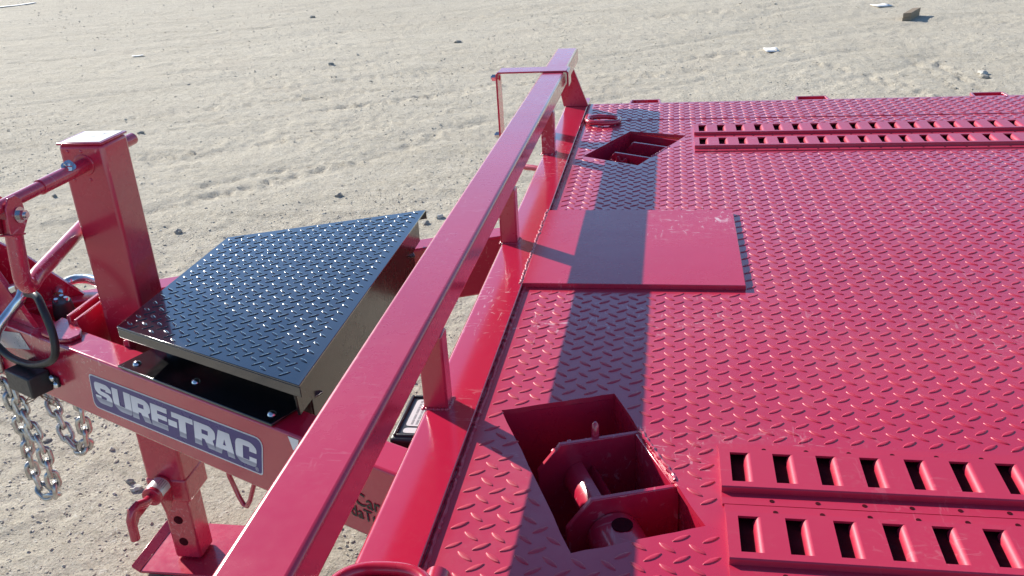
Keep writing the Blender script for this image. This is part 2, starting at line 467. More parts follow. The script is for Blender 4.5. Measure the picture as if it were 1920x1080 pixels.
def keep_deck(x, y):
    k = ~((x > PATCH[0] - .01) & (x < PATCH[1] + .012) & (y > PATCH[2] - .012) & (y < PATCH[3] + .012))
    for h_ in HOLES: k &= ~inside(x, y, h_, .013)
    for a, b in ((1.12, 1.502), (3.510, 3.920)): k &= ~((x > .086) & (x < 4.45) & (y > a) & (y < b))
    k &= np.abs(y - 4.043) > .009; k &= np.abs(y - 1.03) > .009
    k &= ~((np.abs(x + .36) < .03) & ((np.abs(y - 4.06) < .05) | (np.abs(y - 1.09) < .05)))
    return k


lugs('tread_lugs', deck, 'lug', 0, keep_deck, (-.362, 4.58, .72, 4.36), .0274, 1.7245, .0467, .0505)
for yy in (4.043, 1.03):                                   # weld seams along the deck
    pts = [(x, yy + .0015 * noise.noise((x * 9, yy, 0)), .0006) for x in np.linspace(X0 + .03, X1 - .02, 260)]
    MB().tube(pts, [.0014 + .0012 * random.random() for _ in pts], 6).build('deck_seam', 'deck', deck)

# frame below the deck
cp_ = [(-.3868, -.16), (-.3868, CZ - .0015), (-.3883, CZ), (-.4845, CZ)] + [(-.4845 - .012 * math.sin(t_), CZ - .012 + .012 * math.cos(t_)) for t_ in np.linspace(.3, math.pi / 2, 5)] + [(-.4965, -.16)]
chn = MB().prism([(x, .64, z) for x, z in cp_], (0, 3.81, 0)).build('front_channel', 'rednew', trailer, smooth=32)
pts = [(-.3815 + .0015 * random.uniform(-1, 1), y, -.0012 + .0015 * random.uniform(-1, 1)) for y in np.linspace(.66, 4.36, 520)]
MB().tube(pts, [.0038 + .003 * random.random() * .7 for _ in pts], 7).build('weld_bead', 'lug', chn)
for y0, y1 in ((Y0 - .05, Y0 - .001), (Y1 + .001, Y1 + .022)):
    MB().box((-.386, y0, -.2), (X1, y1, -.004)).build('side_rail', 'red', trailer, .006)
MB().box((X1 + .001, .65, -.2), (X1 + .09, Y1 + .02, -.002)).build('rear_channel', 'red', trailer, .008)
for y in (1.75, 3.33):
    MB().box((-.385, y - .06, -.42), (X1, y + .06, -.05)).build('frame_rail', 'red', trailer, .006)
for x in np.arange(.3, 4.5, .55):
    MB().box((x, Y0, -.1), (x + .06, Y1, -.014)).build('crossmember', 'red', trailer)
for k in range(7):                                          # stake pockets beyond the far edge
    for side in (1, -1):
        x = -.193 + .7765 * k; b = MB(); y = Y1 + .0225 if side > 0 else Y0 - .051
        if x + .15 > X1: continue
        pts = [(x - .006, y), (x + .002, y + .085 * side), (x + .144, y + .085 * side), (x + .152, y), (x + .14, y), (x + .134, y + .073 * side), (x + .012, y + .073 * side), (x + .006, y)]
        if side < 0: pts = pts[::-1]
        b.prism([(p[0], p[1], -.11) for p in pts], (0, 0, .103)); b.build('stake_pocket', 'red', trailer, .003)

MB().tube([(-.49, 3.40, -.03), (-.53, 3.425, -.03), (-.565, 3.45, -.034)], .012, 12).build('front_bar', 'red', trailer)
# cover plate
x0, x1, y0, y1 = PATCH
cov = MB().box((x0 + .012, y0, -.0005), (x1, y1, CZ)).build('cover_plate', 'pink', trailer, .0016)
M['coverpaint'] = paint('red_cover_paint', RED, rough=(.2, .33), scuff=.9, wave=.25, dust=.15, coat=.5); cov.data.materials[0] = M['coverpaint']
pts = [(x0 + .007 + .003 * random.uniform(-1, 1), y, CZ - .001 + .0015 * random.random()) for y in np.linspace(y0 - .006, y1 + .004, 80)]
MB().tube(pts, [.0019 + .0014 * random.random() for _ in pts], 7).build('weld_bead', 'weld', cov)
pts = [(x1 - .004, y, CZ) for y in np.linspace(y0 + .02, y1 - .02, 60)]

# rail, posts, end plates, hanger bracket
rail = MB().box((-.548, .60, .182), (-.4445, 4.49, .25)).build('bump_rail', 'rail', trailer, .0095, 4)
for y in (1.5665, 2.5005, 3.4565, 0.66):
    if y == .66: continue
    p = MB().box((-.4965, y, CZ), (-.4445, y + .046, .182)).build('rail_post', 'red', trailer, .005, 3)
    w = MB()
    for k in range(26):
        a = k / 26 * 4; s_ = int(a); f_ = a - s_
        c4 = [(-.4965, y), (-.4445, y), (-.4445, y + .046), (-.4965, y + .046), (-.4965, y)]
        q = (c4[s_][0] * (1 - f_) + c4[s_ + 1][0] * f_, c4[s_][1] * (1 - f_) + c4[s_ + 1][1] * f_)
        w.dome((q[0], q[1], CZ - .001), (0, 0, 1), .0045 + .002 * random.random(), .0045, 7)
    w.build('weld_bead', 'red', p)
for y in (4.275, .67):
    MB().prism([(-.4985, y, CZ), (-.382, y, CZ), (-.4455, y, .186), (-.535, y, .186)], (0, .018, 0)).build('end_plate', 'red', trailer, .002)
hb = MB(); ya, yb = 3.885, 3.985; zt = .2565; th = .008
prof = [(-.4285, .188), (-.4285, zt - .008), (-.4365, zt + .001), (-.735, zt + .001), (-.745, zt - .01), (-.745, -.06),
        (-.737, -.06), (-.737, zt - .014), (-.731, zt - .0062), (-.4405, zt - .0062), (-.4365, zt - .012), (-.4365, .188)]
hb.prism([(x, ya, z) for x, z in prof], (0, yb - ya, 0))
hang = hb.build('hanger_bracket', 'red', trailer, .0015)
for z in (.225, -.03):
    b = MB(); b.hexbolt((-.745, (ya + yb) / 2, z), (-1, 0, 0), .0155, .02); b.build('bolt', 'zinc', hang)
    MB().dome((-.7365, (ya + yb) / 2, z), (1, 0, 0), .014, .006).build('bolt_head', 'red', hang)

# traction strips let into the deck
PIT = .0758


def strip(yn, yf, xs, n, H=.0165, fz=.0042):
    """flat top between yn (near) and yf (far), louvred openings, flanges either side; one sheet thick"""
    V = []; F = []
    T = .004; fl = .0322
    hy0, hy1 = yn + .017, yf - .013
    ysec = [(yn - fl, .0), (yn - fl, fz), (yn - .0005, fz), (yn, H - .002), (yn + .0022, H), (hy0, H), (hy1, H), (yf - .0022, H), (yf, H - .002), (yf + .0005, fz), (yf + fl, fz), (yf + fl, .0)]
    xs_list = [xs]
    for k in range(n): xs_list += [xs + .0192 + PIT * k, xs + .0444 + PIT * k, xs + .051 + PIT * k, xs + .0556 + PIT * k]
    xs_list.append(xs + .0192 + PIT * n)
    top = {}

    def vid(i, j, lower=0):
        key = (i, j, lower)
        if key not in top:
            top[key] = len(V); x = xs_list[i]; y, z = ysec[j]; V.append((x, y, z - lower * T))
        return top[key]
    nx, ny = len(xs_list), len(ysec)
    for i in range(nx - 1):
        for j in range(ny - 1):
            hole = j == 5 and 0 < i < nx - 1 and (i - 1) % 4 in (0, 1, 2)
            if hole: continue
            F.append((vid(i, j), vid(i + 1, j), vid(i + 1, j + 1), vid(i, j + 1)))
    b = MB(); b.add(V, F)
    # rounded tab turned down into each opening, and the thin cut edges of the sheet
    for k in range(n):
        xe = xs + .0556 + PIT * k; arc = [(xe, H), (xe - .0035, H - .0006), (xe - .0075, H - .0042), (xe - .0108, H - .0095), (xe - .0118, H - .0145)]
        n_ = len(arc); vs_ = [(x, y, z) for x, z in arc for y in (hy0, hy1)]
        b.add(vs_, [(2 * q, 2 * q + 2, 2 * q + 3, 2 * q + 1) for q in range(n_ - 1)])
        xa = xs + .0192 + PIT * k; z2 = H - .0045
        b.add([(xa, hy0, H), (xa, hy1, H), (xa, hy1, z2), (xa, hy0, z2)], [(0, 1, 2, 3)])
        for y in (hy0, hy1):
            b.add([(xa, y, H), (xe, y, H), (xe, y, z2), (xa, y, z2)], [(0, 1, 2, 3)])
    # end skirt
    b.add([(xs, y, z) for y, z in ysec] + [(xs, y, .0005) for y, z in ysec], [(j, j + 1, ny + j + 1, ny + j) for j in range(ny - 1)])
    o = b.build('traction_strip', 'pink', trailer, 0, smooth=40)
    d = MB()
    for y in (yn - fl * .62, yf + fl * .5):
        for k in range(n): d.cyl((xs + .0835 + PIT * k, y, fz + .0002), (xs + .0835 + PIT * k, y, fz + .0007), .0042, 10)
    o2 = d.build('drain_holes', 'hole_shade', o, kind='stuff')  # dark discs on the flanges, painted as the shade in the drain holes
    # dark sheet standing in for the shade below the openings
    MB().box((xs + .004, yn + .002, .0012), (xs + PIT * n, yf - .001, .002)).build('opening_shade', 'hole_shade', o)
    return o


N_CELL = 56
strip(1.345, 1.4633, .0970, N_CELL); strip(1.1594, 1.2787, .1002, N_CELL)
strip(3.7515, 3.8815, .0984, N_CELL); strip(3.5496, 3.677, .0964, N_CELL)


# recessed chain winches
def winch(hole, far):
    a, b = Vector(hole[0]), Vector(hole[1]); e_ = Vector(hole[3]) if not far else Vector(hole[3])
    u = (b - a); Lu = u.length; u.normalize(); v = (e_ - a); Lv = v.length; v.normalize()

    def P(s, t_, z): q = a + u * s + v * t_; return (q.x, q.y, z)
    w = holder('winch', trailer, P(Lu / 2, Lv / 2, -.1))
    D = -.235; bx = MB(); T = .008
    for (s0, t0), (s1, t1), off in (((0, 0), (Lu, 0), (0, -T)), ((Lu, 0), (Lu, Lv), (T, 0)), ((Lu, Lv), (0, Lv), (0, T)), ((0, Lv), (0, 0), (-T, 0))):
        bx.prism([P(s0, t0, -.0125), P(s1, t1, -.0125), P(s1 + off[0], t1 + off[1], -.0125), P(s0 + off[0], t0 + off[1], -.0125)], (0, 0, D + .0125))
    bx.prism([P(-T, -T, D - .008), P(Lu + T, -T, D - .008), P(Lu + T, Lv + T, D - .008), P(-T, Lv + T, D - .008)], (0, 0, .007))
    bx.build('winch_pocket', 'red', w, 0)
    k = Lv / .465; v1, v2, ub, ul = .138 * k, .322 * k, Lu - .001, .068; z = -.006; uc, zc = .118, -.088
    for vv in (v1, v2):
        pts = [(ul + .012, z), (ub, z), (ub, D), (ul - .035, D), (ul - .035, -.06)]
        q = [Vector(P(s, vv, zz)) for s, zz in pts]; MB().prism(q, Vector((v.x, v.y, 0)) * .011).build('side_plate', 'red', w, .002)
    q = [P(ub - .0005, v1 + .0115, z), P(ub - .011, v1 + .0115, z), P(ub - .011, v2 - .0005, z), P(ub - .0005, v2 - .0005, z)]
    MB().prism(q, (0, 0, D * .85)).build('back_plate', 'red', w, .002)
    wp = [P(Lu - .002 + .0025 * random.uniform(-1, 1), tt, -.001 + .0012 * random.random()) for tt in np.linspace(v1, v2, 34)]
    MB().tube(wp, [.0026 + .0018 * random.random() for _ in wp], 7).build('weld_bead', 'red', w)
    dr = MB()
    for sgn in (1, -1):                                     # slotted drum: two half bars
        prof = [(sgn * (.008 + .026 * math.sin(t_)), .034 * math.cos(t_)) for t_ in np.linspace(0.15, math.pi - .15, 9)]
        q = [P(uc + s * .9 + zz * .42, v1 + .012, zc + zz * .9 - s * .42) for s, zz in prof]; dr.prism(q, Vector((v.x, v.y, 0)) * (v2 - v1 - .013))
    dr.build('drum', 'red', w)
    sp_ = MB(); n = 12
    pts = []
    for i in range(n):
        for f_, r_ in ((0, .058), (.25, .074), (.45, .074), (.7, .058)):
            t_ = 2 * math.pi * (i + f_) / n; pts.append(P(uc + r_ * math.cos(t_), v1 - .018, zc + r_ * math.sin(t_)))
    sp_.prism(pts, Vector((v.x, v.y, 0)) * .012).build('sprocket', 'red', w, .0015)
    if not far: MB().tube([P(Lu * .62, v1 - .004, -.05), P(Lu * .64, v1 - .006, -.01), P(Lu * .645, v1 - .008, .016), P(Lu * .646, v1 - .008, .022)], [.008, .008, .0075, .003], 10).build('pawl', 'red', w)
    hub = MB(); ring = []
    nn = 28
    outer = [P(uc + .05 * math.cos(t_), v2 + .0125, zc + .05 * math.sin(t_)) for t_ in np.linspace(0, 2 * math.pi, nn, endpoint=False)]
    off = Vector((v.x, v.y, 0)) * .085
    inner = [P(uc + .03 * math.cos(t_), v2 + .0125, zc + .03 * math.sin(t_)) for t_ in np.linspace(0, 2 * math.pi, nn, endpoint=False)]
    vs_ = outer + [Vector(p) + off for p in outer] + inner + [Vector(p) + off for p in inner]
    fs = []
    for i in range(nn):
        j = (i + 1) % nn
        fs += [(i, j, nn + j, nn + i), (2 * nn + j, 2 * nn + i, 3 * nn + i, 3 * nn + j), (nn + i, nn + j, 3 * nn + j, 3 * nn + i), (j, i, 2 * nn + i, 2 * nn + j)]
    hub.add(vs_, fs); hub.build('crank_hub', 'red', w, .002)
    c_ = P(uc + .003, v2 + .05, zc + .0495); c2 = P(uc + .003, v2 + .05, zc + .0512)
    MB().cyl(c_, c2, .019, 20).build('bar_hole', 'hole_shade', w)  # dark disc on the hub, its colour stands for the hole's inner shade
    return w


winch(HOLES[0], False); winch(HOLES[1], True)


def d_ring(mx, my, pts, bend):
    h_ = holder('d_ring', trailer, (mx, my, 0))
    b = MB(); half = [(mx + .022 * math.cos(t_), .002 + .024 * math.sin(t_)) for t_ in np.linspace(0, math.pi, 11)]
    inn = [(mx + .0115 * math.cos(t_), .002 + .0125 * math.sin(t_)) for t_ in np.linspace(math.pi, 0, 11)]
    b.prism([(x, my - .03, z) for x, z in half + inn], (0, .06, 0)); b.build('ring_mount', 'red', h_, .002)
    MB().tube(pts, .011, 12, closed=True).build('ring', 'red', h_)


def oval(cx, cy_, ax, ay, z0, tilt, n=40, sq=2.6):
    out = []
    for k in range(n):
        t_ = 2 * math.pi * k / n; c, s_ = math.cos(t_), math.sin(t_)
        x = ax * abs(c) ** (2 / sq) * (1 if c > 0 else -1); y = ay * abs(s_) ** (2 / sq) * (1 if s_ > 0 else -1)
        out.append((cx + x, cy_ + y, z0 + tilt * x))
    return out


d_ring(-.360, 4.045, oval(-.292, 4.00, .070, .058, .014, -.03), 0)
d_ring(-.352, 1.06, oval(-.430, 1.003, .080, .072, .026, .03), 0)

# ------------------------------------------------------------------ tongue
BZ0, BZ1 = -.488, -.255
bd = Vector((1, -.462, 0)).normalized(); bn = Vector((.462, 1, 0)).normalized()
B0 = Vector((-1.90, 2.287, 0))


def B(s, t_, z): q = B0 + bd * s + bn * t_; return (q.x, q.y, z)       # along, inward, height on the near beam


def mir(p): return (p[0], 5.08 - p[1], p[2])


sA = (-2.62 + 1.90) / bd.x; sB = (-.02 + 1.90) / bd.x; TW = .105
for far in (0, 1):
    c4 = [B(sA, 0, BZ0), B(sB, 0, BZ0), B(sB - .05, TW, BZ0), B(sA + .22, TW, BZ0)]
    if far: c4 = [mir(p) for p in c4]
    MB().prism(c4, (0, 0, BZ1 - BZ0)).build('tongue_beam', 'rednew', trailer, .008, 3)
# coupler plates rising to the front, cross plates round the jack
def gus(x): return B((x + 1.9) / bd.x, .03, 0)
for far in (0, 1):
    pl = [(-2.075, BZ1), (-2.21, -.085), (-2.36, .06), (-2.6, .07), (-2.62, BZ1)]
    q = []
    for x, z in pl: g_ = gus(x); q.append((g_[0], g_[1], z))
    off = Vector(bn) * .018
    if far: q = [mir(p) for p in q]; off = Vector((off.x, -off.y, 0))
    MB().prism(q, off).build('coupler_plate', 'rednew', trailer, .002)
MB().box((-2.72, 2.43, -.5), (-2.6, 2.65, .06)).build('coupler_channel', 'rednew', trailer, .006)
MB().tube([(-2.72, 2.54, -.1), (-2.86, 2.54, -.1)], .1, 24).build('pintle_eye', 'black', trailer, .01)
for x0, x1, zt_ in ((-1.95, -1.936, -.215), (-1.914, -1.902, -.222), (-1.676, -1.655, -.235)):
    hw = 2.54 - B((x0 + 1.9) / bd.x, TW, 0)[1] - .012
    MB().box((x0, 2.54 - hw, -.45), (x1, 2.54 + hw, zt_)).build('mount_plate', 'red', trailer, .003)
ear = [(-2.0, 2.345), (-1.905, 2.30), (-1.870, 2.302), (-1.853, 2.335), (-1.872, 2.375), (-1.93, 2.43), (-2.0, 2.46)]
MB().prism([(x, y, BZ1 + .0005) for x, y in ear], (0, 0, .014)).build('mount_ear', 'rednew', trailer, .004)

# jack
JX, JY = -1.774, 2.531
jack = holder('jack', trailer, (JX, JY, GZ))
tube = MB().box((JX - .075, JY - .071, -.94), (JX + .075, JY + .071, .345)).build('outer_tube', 'red', jack, .012, 3)
MB().box((JX - .0775, JY - .0735, .3452), (JX + .0765, JY + .0725, .3525)).build('tube_cap', 'red', jack, .003)
lab = MB().box((JX - .064, JY - .064, .353), (JX + .066, JY + .066, .3538)).build('top_label', 'white', jack)
g_ = MB(); g_.box((JX + .02, JY + .022, .3539), (JX + .026, JY + .04, .3544)); g_.box((JX + .026, JY + .034, .3539), (JX + .04, JY + .04, .3544)); g_.box((JX - .005, JY + .0, .3539), (JX + .01, JY + .006, .3544))
g_.build('printed_mark', 'greyink', jack)
w = MB()
for dx, z in ((-.045, .325), (.0, .325), (-.045, .235), (.01, .235)): w.dome((JX + dx, JY - .0705, z), (0, -1, 0), .006, .0035, 8)
w.build('weld_spots', 'red', jack, kind='stuff')
# band and slot round the lower end
MB().box((JX - .0785, JY - .0745, -.985), (JX + .0785, JY + .0745, -.885)).build('tube_collar', 'red', jack, .01, 2)
MB().box((JX - .052, JY - .05, -1.262), (JX + .052, JY + .05, -.93)).build('inner_leg', 'red', jack, .008, 2)
for z in (-1.085, -1.185):
    MB().cyl((JX - .004, JY - .0501, z), (JX - .004, JY - .0512, z), .018, 18).build('pin_hole', 'hole_shade', jack)  # flat dark disc, shade of the hole put into its colour
ft = MB(); ft.box((JX - .158, JY - .13, GZ + .005), (JX + .145, JY + .162, GZ + .017))
fo = ft.build('foot_plate', 'red', jack, .004)
fl = MB()
for sx_ in (-1, 1):
    xe = JX - .158 if sx_ < 0 else JX + .145
    fl = MB(); fl.prism([(xe, JY - .13, GZ + .006), (xe, JY + .162, GZ + .006), (xe + .03 * sx_, JY + .162, GZ + .03), (xe + .03 * sx_, JY - .13, GZ + .03)], (0, 0, .01)); fl.build('foot_lip', 'red', jack, .002)

# crank: shaft through the top, sleeve, bolt, clevis and folded handle
MB().cyl((JX, JY - .064, .282), (JX, JY - .0745, .282), .034, 24).build('shaft_washer', 'red', jack, .002)
MB().cyl((JX, 2.742, .29), (JX, JY + .06, .29), .020, 20).build('shaft_stub', 'red', jack, .002)
MB().cyl((JX, JY - .06, .282), (JX, 2.24, .282), .0225, 24).build('shaft_sleeve', 'red', jack, .002)
MB().tube([(JX, 2.30, .282), (JX, 2.0, .282), (JX, 1.93, .282)], .0185, 20).build('crank_shaft', 'red', jack)
b = MB(); b.hexbolt((JX + .008, 2.375, .302), (.5, -.3, 1), .014, .012); b.build('bolt', 'zinc', jack)
cl = MB()
for dx in (-.027, .021):
    cl.prism([(JX + dx, 2.05, .21), (JX + dx, 2.055, .28), (JX + dx, 2.075, .304), (JX + dx, 2.105, .304), (JX + dx, 2.125, .285), (JX + dx, 2.125, .225), (JX + dx, 2.095, .195)], (.006, 0, 0))
cl.prism([(JX - .021, 2.057, .20), (JX + .021, 2.057, .20), (JX + .021, 2.112, .188), (JX - .021, 2.112, .188)], (0, 0, .006))
cl.build('clevis', 'red', jack, .002)
b = MB(); b.hexbolt((JX + .028, 2.098, .25), (1, 0, 0), .015, .016); b.build('bolt', 'zinc', jack)
hp = []
path = [(JX - .002, 2.10, .24), (JX - .002, 2.087, .16), (JX - .002, 2.078, .10), (JX - .004, 2.077, .066), (JX - .008, 2.09, .044), (JX - .014, 2.113, .034), (JX - .022, 2.143, .038), (JX - .035, 2.19, .041), (JX - .085, 2.38, .044), (JX - .128, 2.55, .048)]
for i in range(len(path) - 1):
    p0, p1, p2, p3 = [Vector(path[max(0, min(len(path) - 1, i + k))]) for k in (-1, 0, 1, 2)]
    for f_ in np.linspace(0, 1, 5, endpoint=False):
        hp.append(.5 * ((2 * p1) + (p2 - p0) * f_ + (2 * p0 - 5 * p1 + 4 * p2 - p3) * f_ ** 2 + (3 * p1 - p0 - 3 * p2 + p3) * f_ ** 3))
hp.append(Vector(path[-1]))
MB().tube(hp, .0235, 20).build('crank_handle', 'red', jack)
# pull pin low on the near face
PZ = -.905
MB().cyl((JX - .012, JY - .0735, PZ), (JX - .012, JY - .155, PZ), .036, 24).build('pin_collar', 'red', jack, .003)
lb = MB(); n = 12; arc = [(JX - .012 + .0367 * math.cos(t_), PZ + .0367 * math.sin(t_)) for t_ in np.linspace(-.1, math.pi + .1, n)]
vs_ = [(x, y, z) for y in (JY - .085, JY - .14) for x, z in arc]; lb.add(vs_, [(i, i + 1, n + i + 1, n + i) for i in range(n - 1)])
lb.build('collar_label', 'silver', jack)
li = MB()
for k in range(4):
    t_ = .5 + .22 * k; x, z = JX - .012 + .0371 * math.cos(t_), PZ + .0371 * math.sin(t_); x2, z2 = JX - .012 + .0371 * math.cos(t_ + .06), PZ + .0371 * math.sin(t_ + .06)
    li.add([(x, JY - .09, z), (x, JY - .125, z), (x2, JY - .125, z2), (x2, JY - .09, z2)], [(0, 1, 2, 3)])
li.build('label_lines', 'greyink', jack)
MB().tube([(JX - .012, JY - .15, PZ), (JX - .014, JY - .19, PZ + .004), (JX - .02, JY - .225, PZ + .02), (JX - .03, JY - .245, PZ + .012), (JX - .036, JY - .256, PZ - .02), (JX - .037, JY - .258, PZ - .10)], .0165, 16).build('pull_pin', 'red', jack)
MB().prism([(JX - .055, JY - .09, PZ - .02), (JX - .055, JY - .24, PZ - .02), (JX - .05, JY - .235, PZ - .085), (JX - .05, JY - .20, PZ - .055), (JX - .05, JY - .14, PZ - .052)], (.008, 0, 0)).build('pin_guard', 'red', jack, .002)
MB().prism([(JX + .01, JY - .074, PZ - .01), (JX + .01, JY - .145, PZ - .02), (JX + .01, JY - .125, PZ - .105), (JX + .01, JY - .074, PZ - .06)], (.008, 0, 0)).build('pin_guard', 'red', jack, .002)

# toolbox between the beams
LZ = -.125
LID = [(-1.598, 2.175), (-.912, 1.872), (-.918, 3.203), (-1.592, 2.902)]
lid = MB().prism([(x, y, LZ - .006) for x, y in LID], (0, 0, .006)).build('toolbox_lid', 'lugblack', trailer, .0015)
lp = MB()
for i, j in ((0, 1), (2, 3), (3, 0)):
    a, b = Vector(LID[i]), Vector(LID[j]); d_ = (b - a).normalized(); nrm = Vector((-d_.y, d_.x))
    q = [(a.x, a.y), (b.x, b.y), (b.x + nrm.x * .004, b.y + nrm.y * .004), (a.x + nrm.x * .004, a.y + nrm.y * .004)]
    lp.prism([(x, y, LZ - .036) for x, y in q], (0, 0, .0295))
lp.build('lid_lip', 'lugblack', lid, .001)
lugs('tread_lugs', lid, 'lugblack', LZ, lambda x, y: inside(x, y, LID, -.017), (-1.6, -.9, 1.86, 3.21), -1.5438, 2.5598, .0475, .0486, 40, -40, .0021, ((.94, .76, .62), (.84, .42, .95)))
body = holder('toolbox', trailer, (-1.25, 2.54, -.3))
bx = [(-1.575, 2.345), (-.955, 2.06), (-.955, 3.02), (-1.575, 2.735)]
MB().prism([(x, y, -.5) for x, y in bx], (0, 0, .368)).build('box_shell', 'black', body, .003)
MB().prism([(-.951, 1.905, LZ - .007), (-.951, 3.175, LZ - .007), (-.951, 3.165, BZ1 + .014), (-.951, 3.07, BZ1 + .012), (-.951, 3.07, -.5), (-.951, 2.0, -.5), (-.951, 2.0, BZ1 + .012), (-.951, 1.915, BZ1 + .014)], (.008, 0, 0)).build('end_panel', 'panel', body, .002)
for far in (0, 1):                                          # mounting flanges lying on the beam tops
    s0, s1 = (-1.614 + 1.9) / bd.x, (-1.008 + 1.9) / bd.x
    q = [B(s0, -.001, BZ1 + .002), B(s1, -.001, BZ1 + .002), B(s1, .19, BZ1 + .002), B(s0, .19, BZ1 + .002)]
    if far: q = [mir(p) for p in q]
    MB().prism(q, (0, 0, .008)).build('mounting_flange', 'black', body, .002)
    for f_, t_ in ((.07, .035), (.45, .05), (.945, .035)):
        p = B(s0 + (s1 - s0) * f_, t_, BZ1 + .0102)
        MB().dome(mir(p) if far else p, (0, 0, 1), .0125, .009).build('bolt', 'zinc', body)

# decal on the near beam
dTL, dTR, dBR, dBL = [(-1.777, -.319), (-1.051, -.306), (-1.078, -.434), (-1.794, -.446)]


def DU(u_, v_, t_=0):
    x = (dBL[0] * (1 - u_) + dBR[0] * u_) * (1 - v_) + (dTL[0] * (1 - u_) + dTR[0] * u_) * v_
    z = (dBL[1] * (1 - u_) + dBR[1] * u_) * (1 - v_) + (dTL[1] * (1 - u_) + dTR[1] * u_) * v_
    return B((x + 1.9) / bd.x, -t_, z)


ASP = 6.1


def rounded(pts, r, n=5):
    """round the corners of a polygon given in (u*ASP, v) space"""
    out = []; N = len(pts)
    for i in range(N):
        p0, p, p1 = Vector(pts[i - 1]), Vector(pts[i]), Vector(pts[(i + 1) % N]); rr = r[i] if isinstance(r, list) else r
        if rr <= 0: out.append(tuple(p)); continue
        a, b = (p0 - p), (p1 - p); rr = min(rr, a.length * .48, b.length * .48); a = p + a.normalized() * rr; b = p + b.normalized() * rr
        for k in range(n + 1):
            f_ = k / n; q = a * (1 - f_) ** 2 + p * 2 * f_ * (1 - f_) + b * f_ ** 2; out.append((q.x, q.y))
    return out


def flat(name, loops, t0, mat, parent):
    bm = bmesh.new(); es = []
    for lp_ in loops:
        vs_ = [bm.verts.new(W(DU(x / ASP, y, t0))) for x, y in lp_]
        es += [bm.edges.new((vs_[i], vs_[(i + 1) % len(vs_)])) for i in range(len(vs_))]
    bmesh.ops.triangle_fill(bm, use_beauty=True, use_dissolve=False, edges=es, normal=tuple(-bn))
    bmesh.ops.recalc_face_normals(bm, faces=bm.faces)
    for f in bm.faces:
        if f.normal.dot(bn) > 0: f.normal_flip()
    me = bpy.data.meshes.new(name); bm.to_mesh(me); bm.free()
    return finish(me, name, mat, parent, smooth=0)


decal = flat('brand_decal', [rounded([(0, 0), (ASP, 0), (ASP, 1), (0, 1)], [.22, .1, .26, .12])], .0012, 'border', trailer)
iu, iv = .035, .038
flat('decal_field', [rounded([(iu, iv), (ASP - iu, iv), (ASP - iu, 1 - iv), (iu, 1 - iv)], [.2, .08, .22, .1])], .0018, 'purple', decal)
GL = {
    'S': ([(1, .66), (.66, .66), (.66, .745), (.36, .745), (.36, .625), (.82, .575), (1, .44), (1, .0), (.22, 0), (0, .16), (0, .36), (.34, .36), (.34, .25), (.66, .25), (.66, .37), (.2, .43), (0, .57), (0, 1), (.76, 1), (1, .84)],
          None, {13: .09, 17: .2, 7: .14, 19: .08, 18: .05, 8: .06, 9: .06, 5: .07, 6: .07, 15: .07, 16: .07}),
    'U': ([(0, 1), (.34, 1), (.34, .26), (.64, .26), (.64, 1), (1, 1), (1, 0), (.3, 0), (0, .25)], None, {6: .1, 7: .12, 8: .1, 2: .04, 3: .02}),
    'R': ([(0, 0), (0, 1), (.76, 1), (1, .84), (1, .5), (.86, .42), (1.02, 0), (.66, 0), (.48, .34), (.35, .34), (.35, 0)], [(.36, .56), (.36, .75), (.66, .75), (.66, .56)], {2: .1, 3: .1, 4: .06, 5: .04}),
    'E': ([(0, 0), (0, 1), (1, 1), (1, .77), (.4, .77), (.4, .62), (.97, .62), (.97, .41), (.4, .41), (.4, .24), (1, .24), (1, 0)], None, {}),
    'T': ([(0, 1), (1, 1), (1, .76), (.66, .76), (.66, 0), (.33, 0), (.33, .76), (0, .76)], None, {}),
    'A': ([(0, 0), (.2, 1), (.74, 1), (1, 0), (.66, 0), (.6, .22), (.4, .22), (.34, 0)], [(.42, .42), (.49, .68), (.56, .42)], {}),
    'C': ([(1, .6), (.66, .6), (.66, .77), (.36, .77), (.36, .22), (.66, .22), (.66, .38), (1, .38), (1, 0), (.25, 0), (0, .2), (0, 1), (.75, 1), (1, .8)], None, {8: .15, 9: .09, 10: .09, 11: .17, 12: .1, 13: .1}),
    '-': ([(0, 0), (1, 0), (1, 1), (0, 1)], None, {}),
}
for ch, u0, u1, v0, v1 in (('S', .030, .140, .215, .835), ('U', .147, .265, .2, .845), ('R', .268, .383, .19, .83), ('E', .388, .486, .195, .825), ('-', .490, .541, .385, .555),
                           ('T', .512, .634, .185, .805), ('R', .640, .755, .175, .80), ('A', .750, .860, .170, .805), ('C', .862, .970, .165, .80)):
    g_, hole, rd = GL[ch]
    f = lambda p: ((u0 + (u1 - u0) * p[0]) * ASP, v0 + (v1 - v0) * p[1])
    lps = [rounded([f(p) for p in g_], [rd.get(i, 0) for i in range(len(g_))])]
    if hole: lps.append([f(p) for p in hole])
    ctr = (f((.5, .5)))
    flat('letter', lps, .0026, 'letter', decal)


def text_on_beam(body_, s, z, size, name, mat, parent, bold=0, skew=0):
    cu = bpy.data.curves.new(name, 'FONT'); cu.body = body_; cu.size = size * U; cu.offset = bold; cu.resolution_u = 3
    o = bpy.data.objects.new(name, cu); COL.objects.link(o)
    me = bpy.data.meshes.new_from_object(o.evaluated_get(bpy.context.evaluated_depsgraph_get())); bpy.data.objects.remove(o)
    org = W(B(s, -.002, z)); bdv = Vector(bd)
    for v_ in me.vertices: v_.co = org + bdv * v_.co.x + Vector((0, 0, 1)) * v_.co.y
    return finish(me, name, mat, parent, smooth=0)


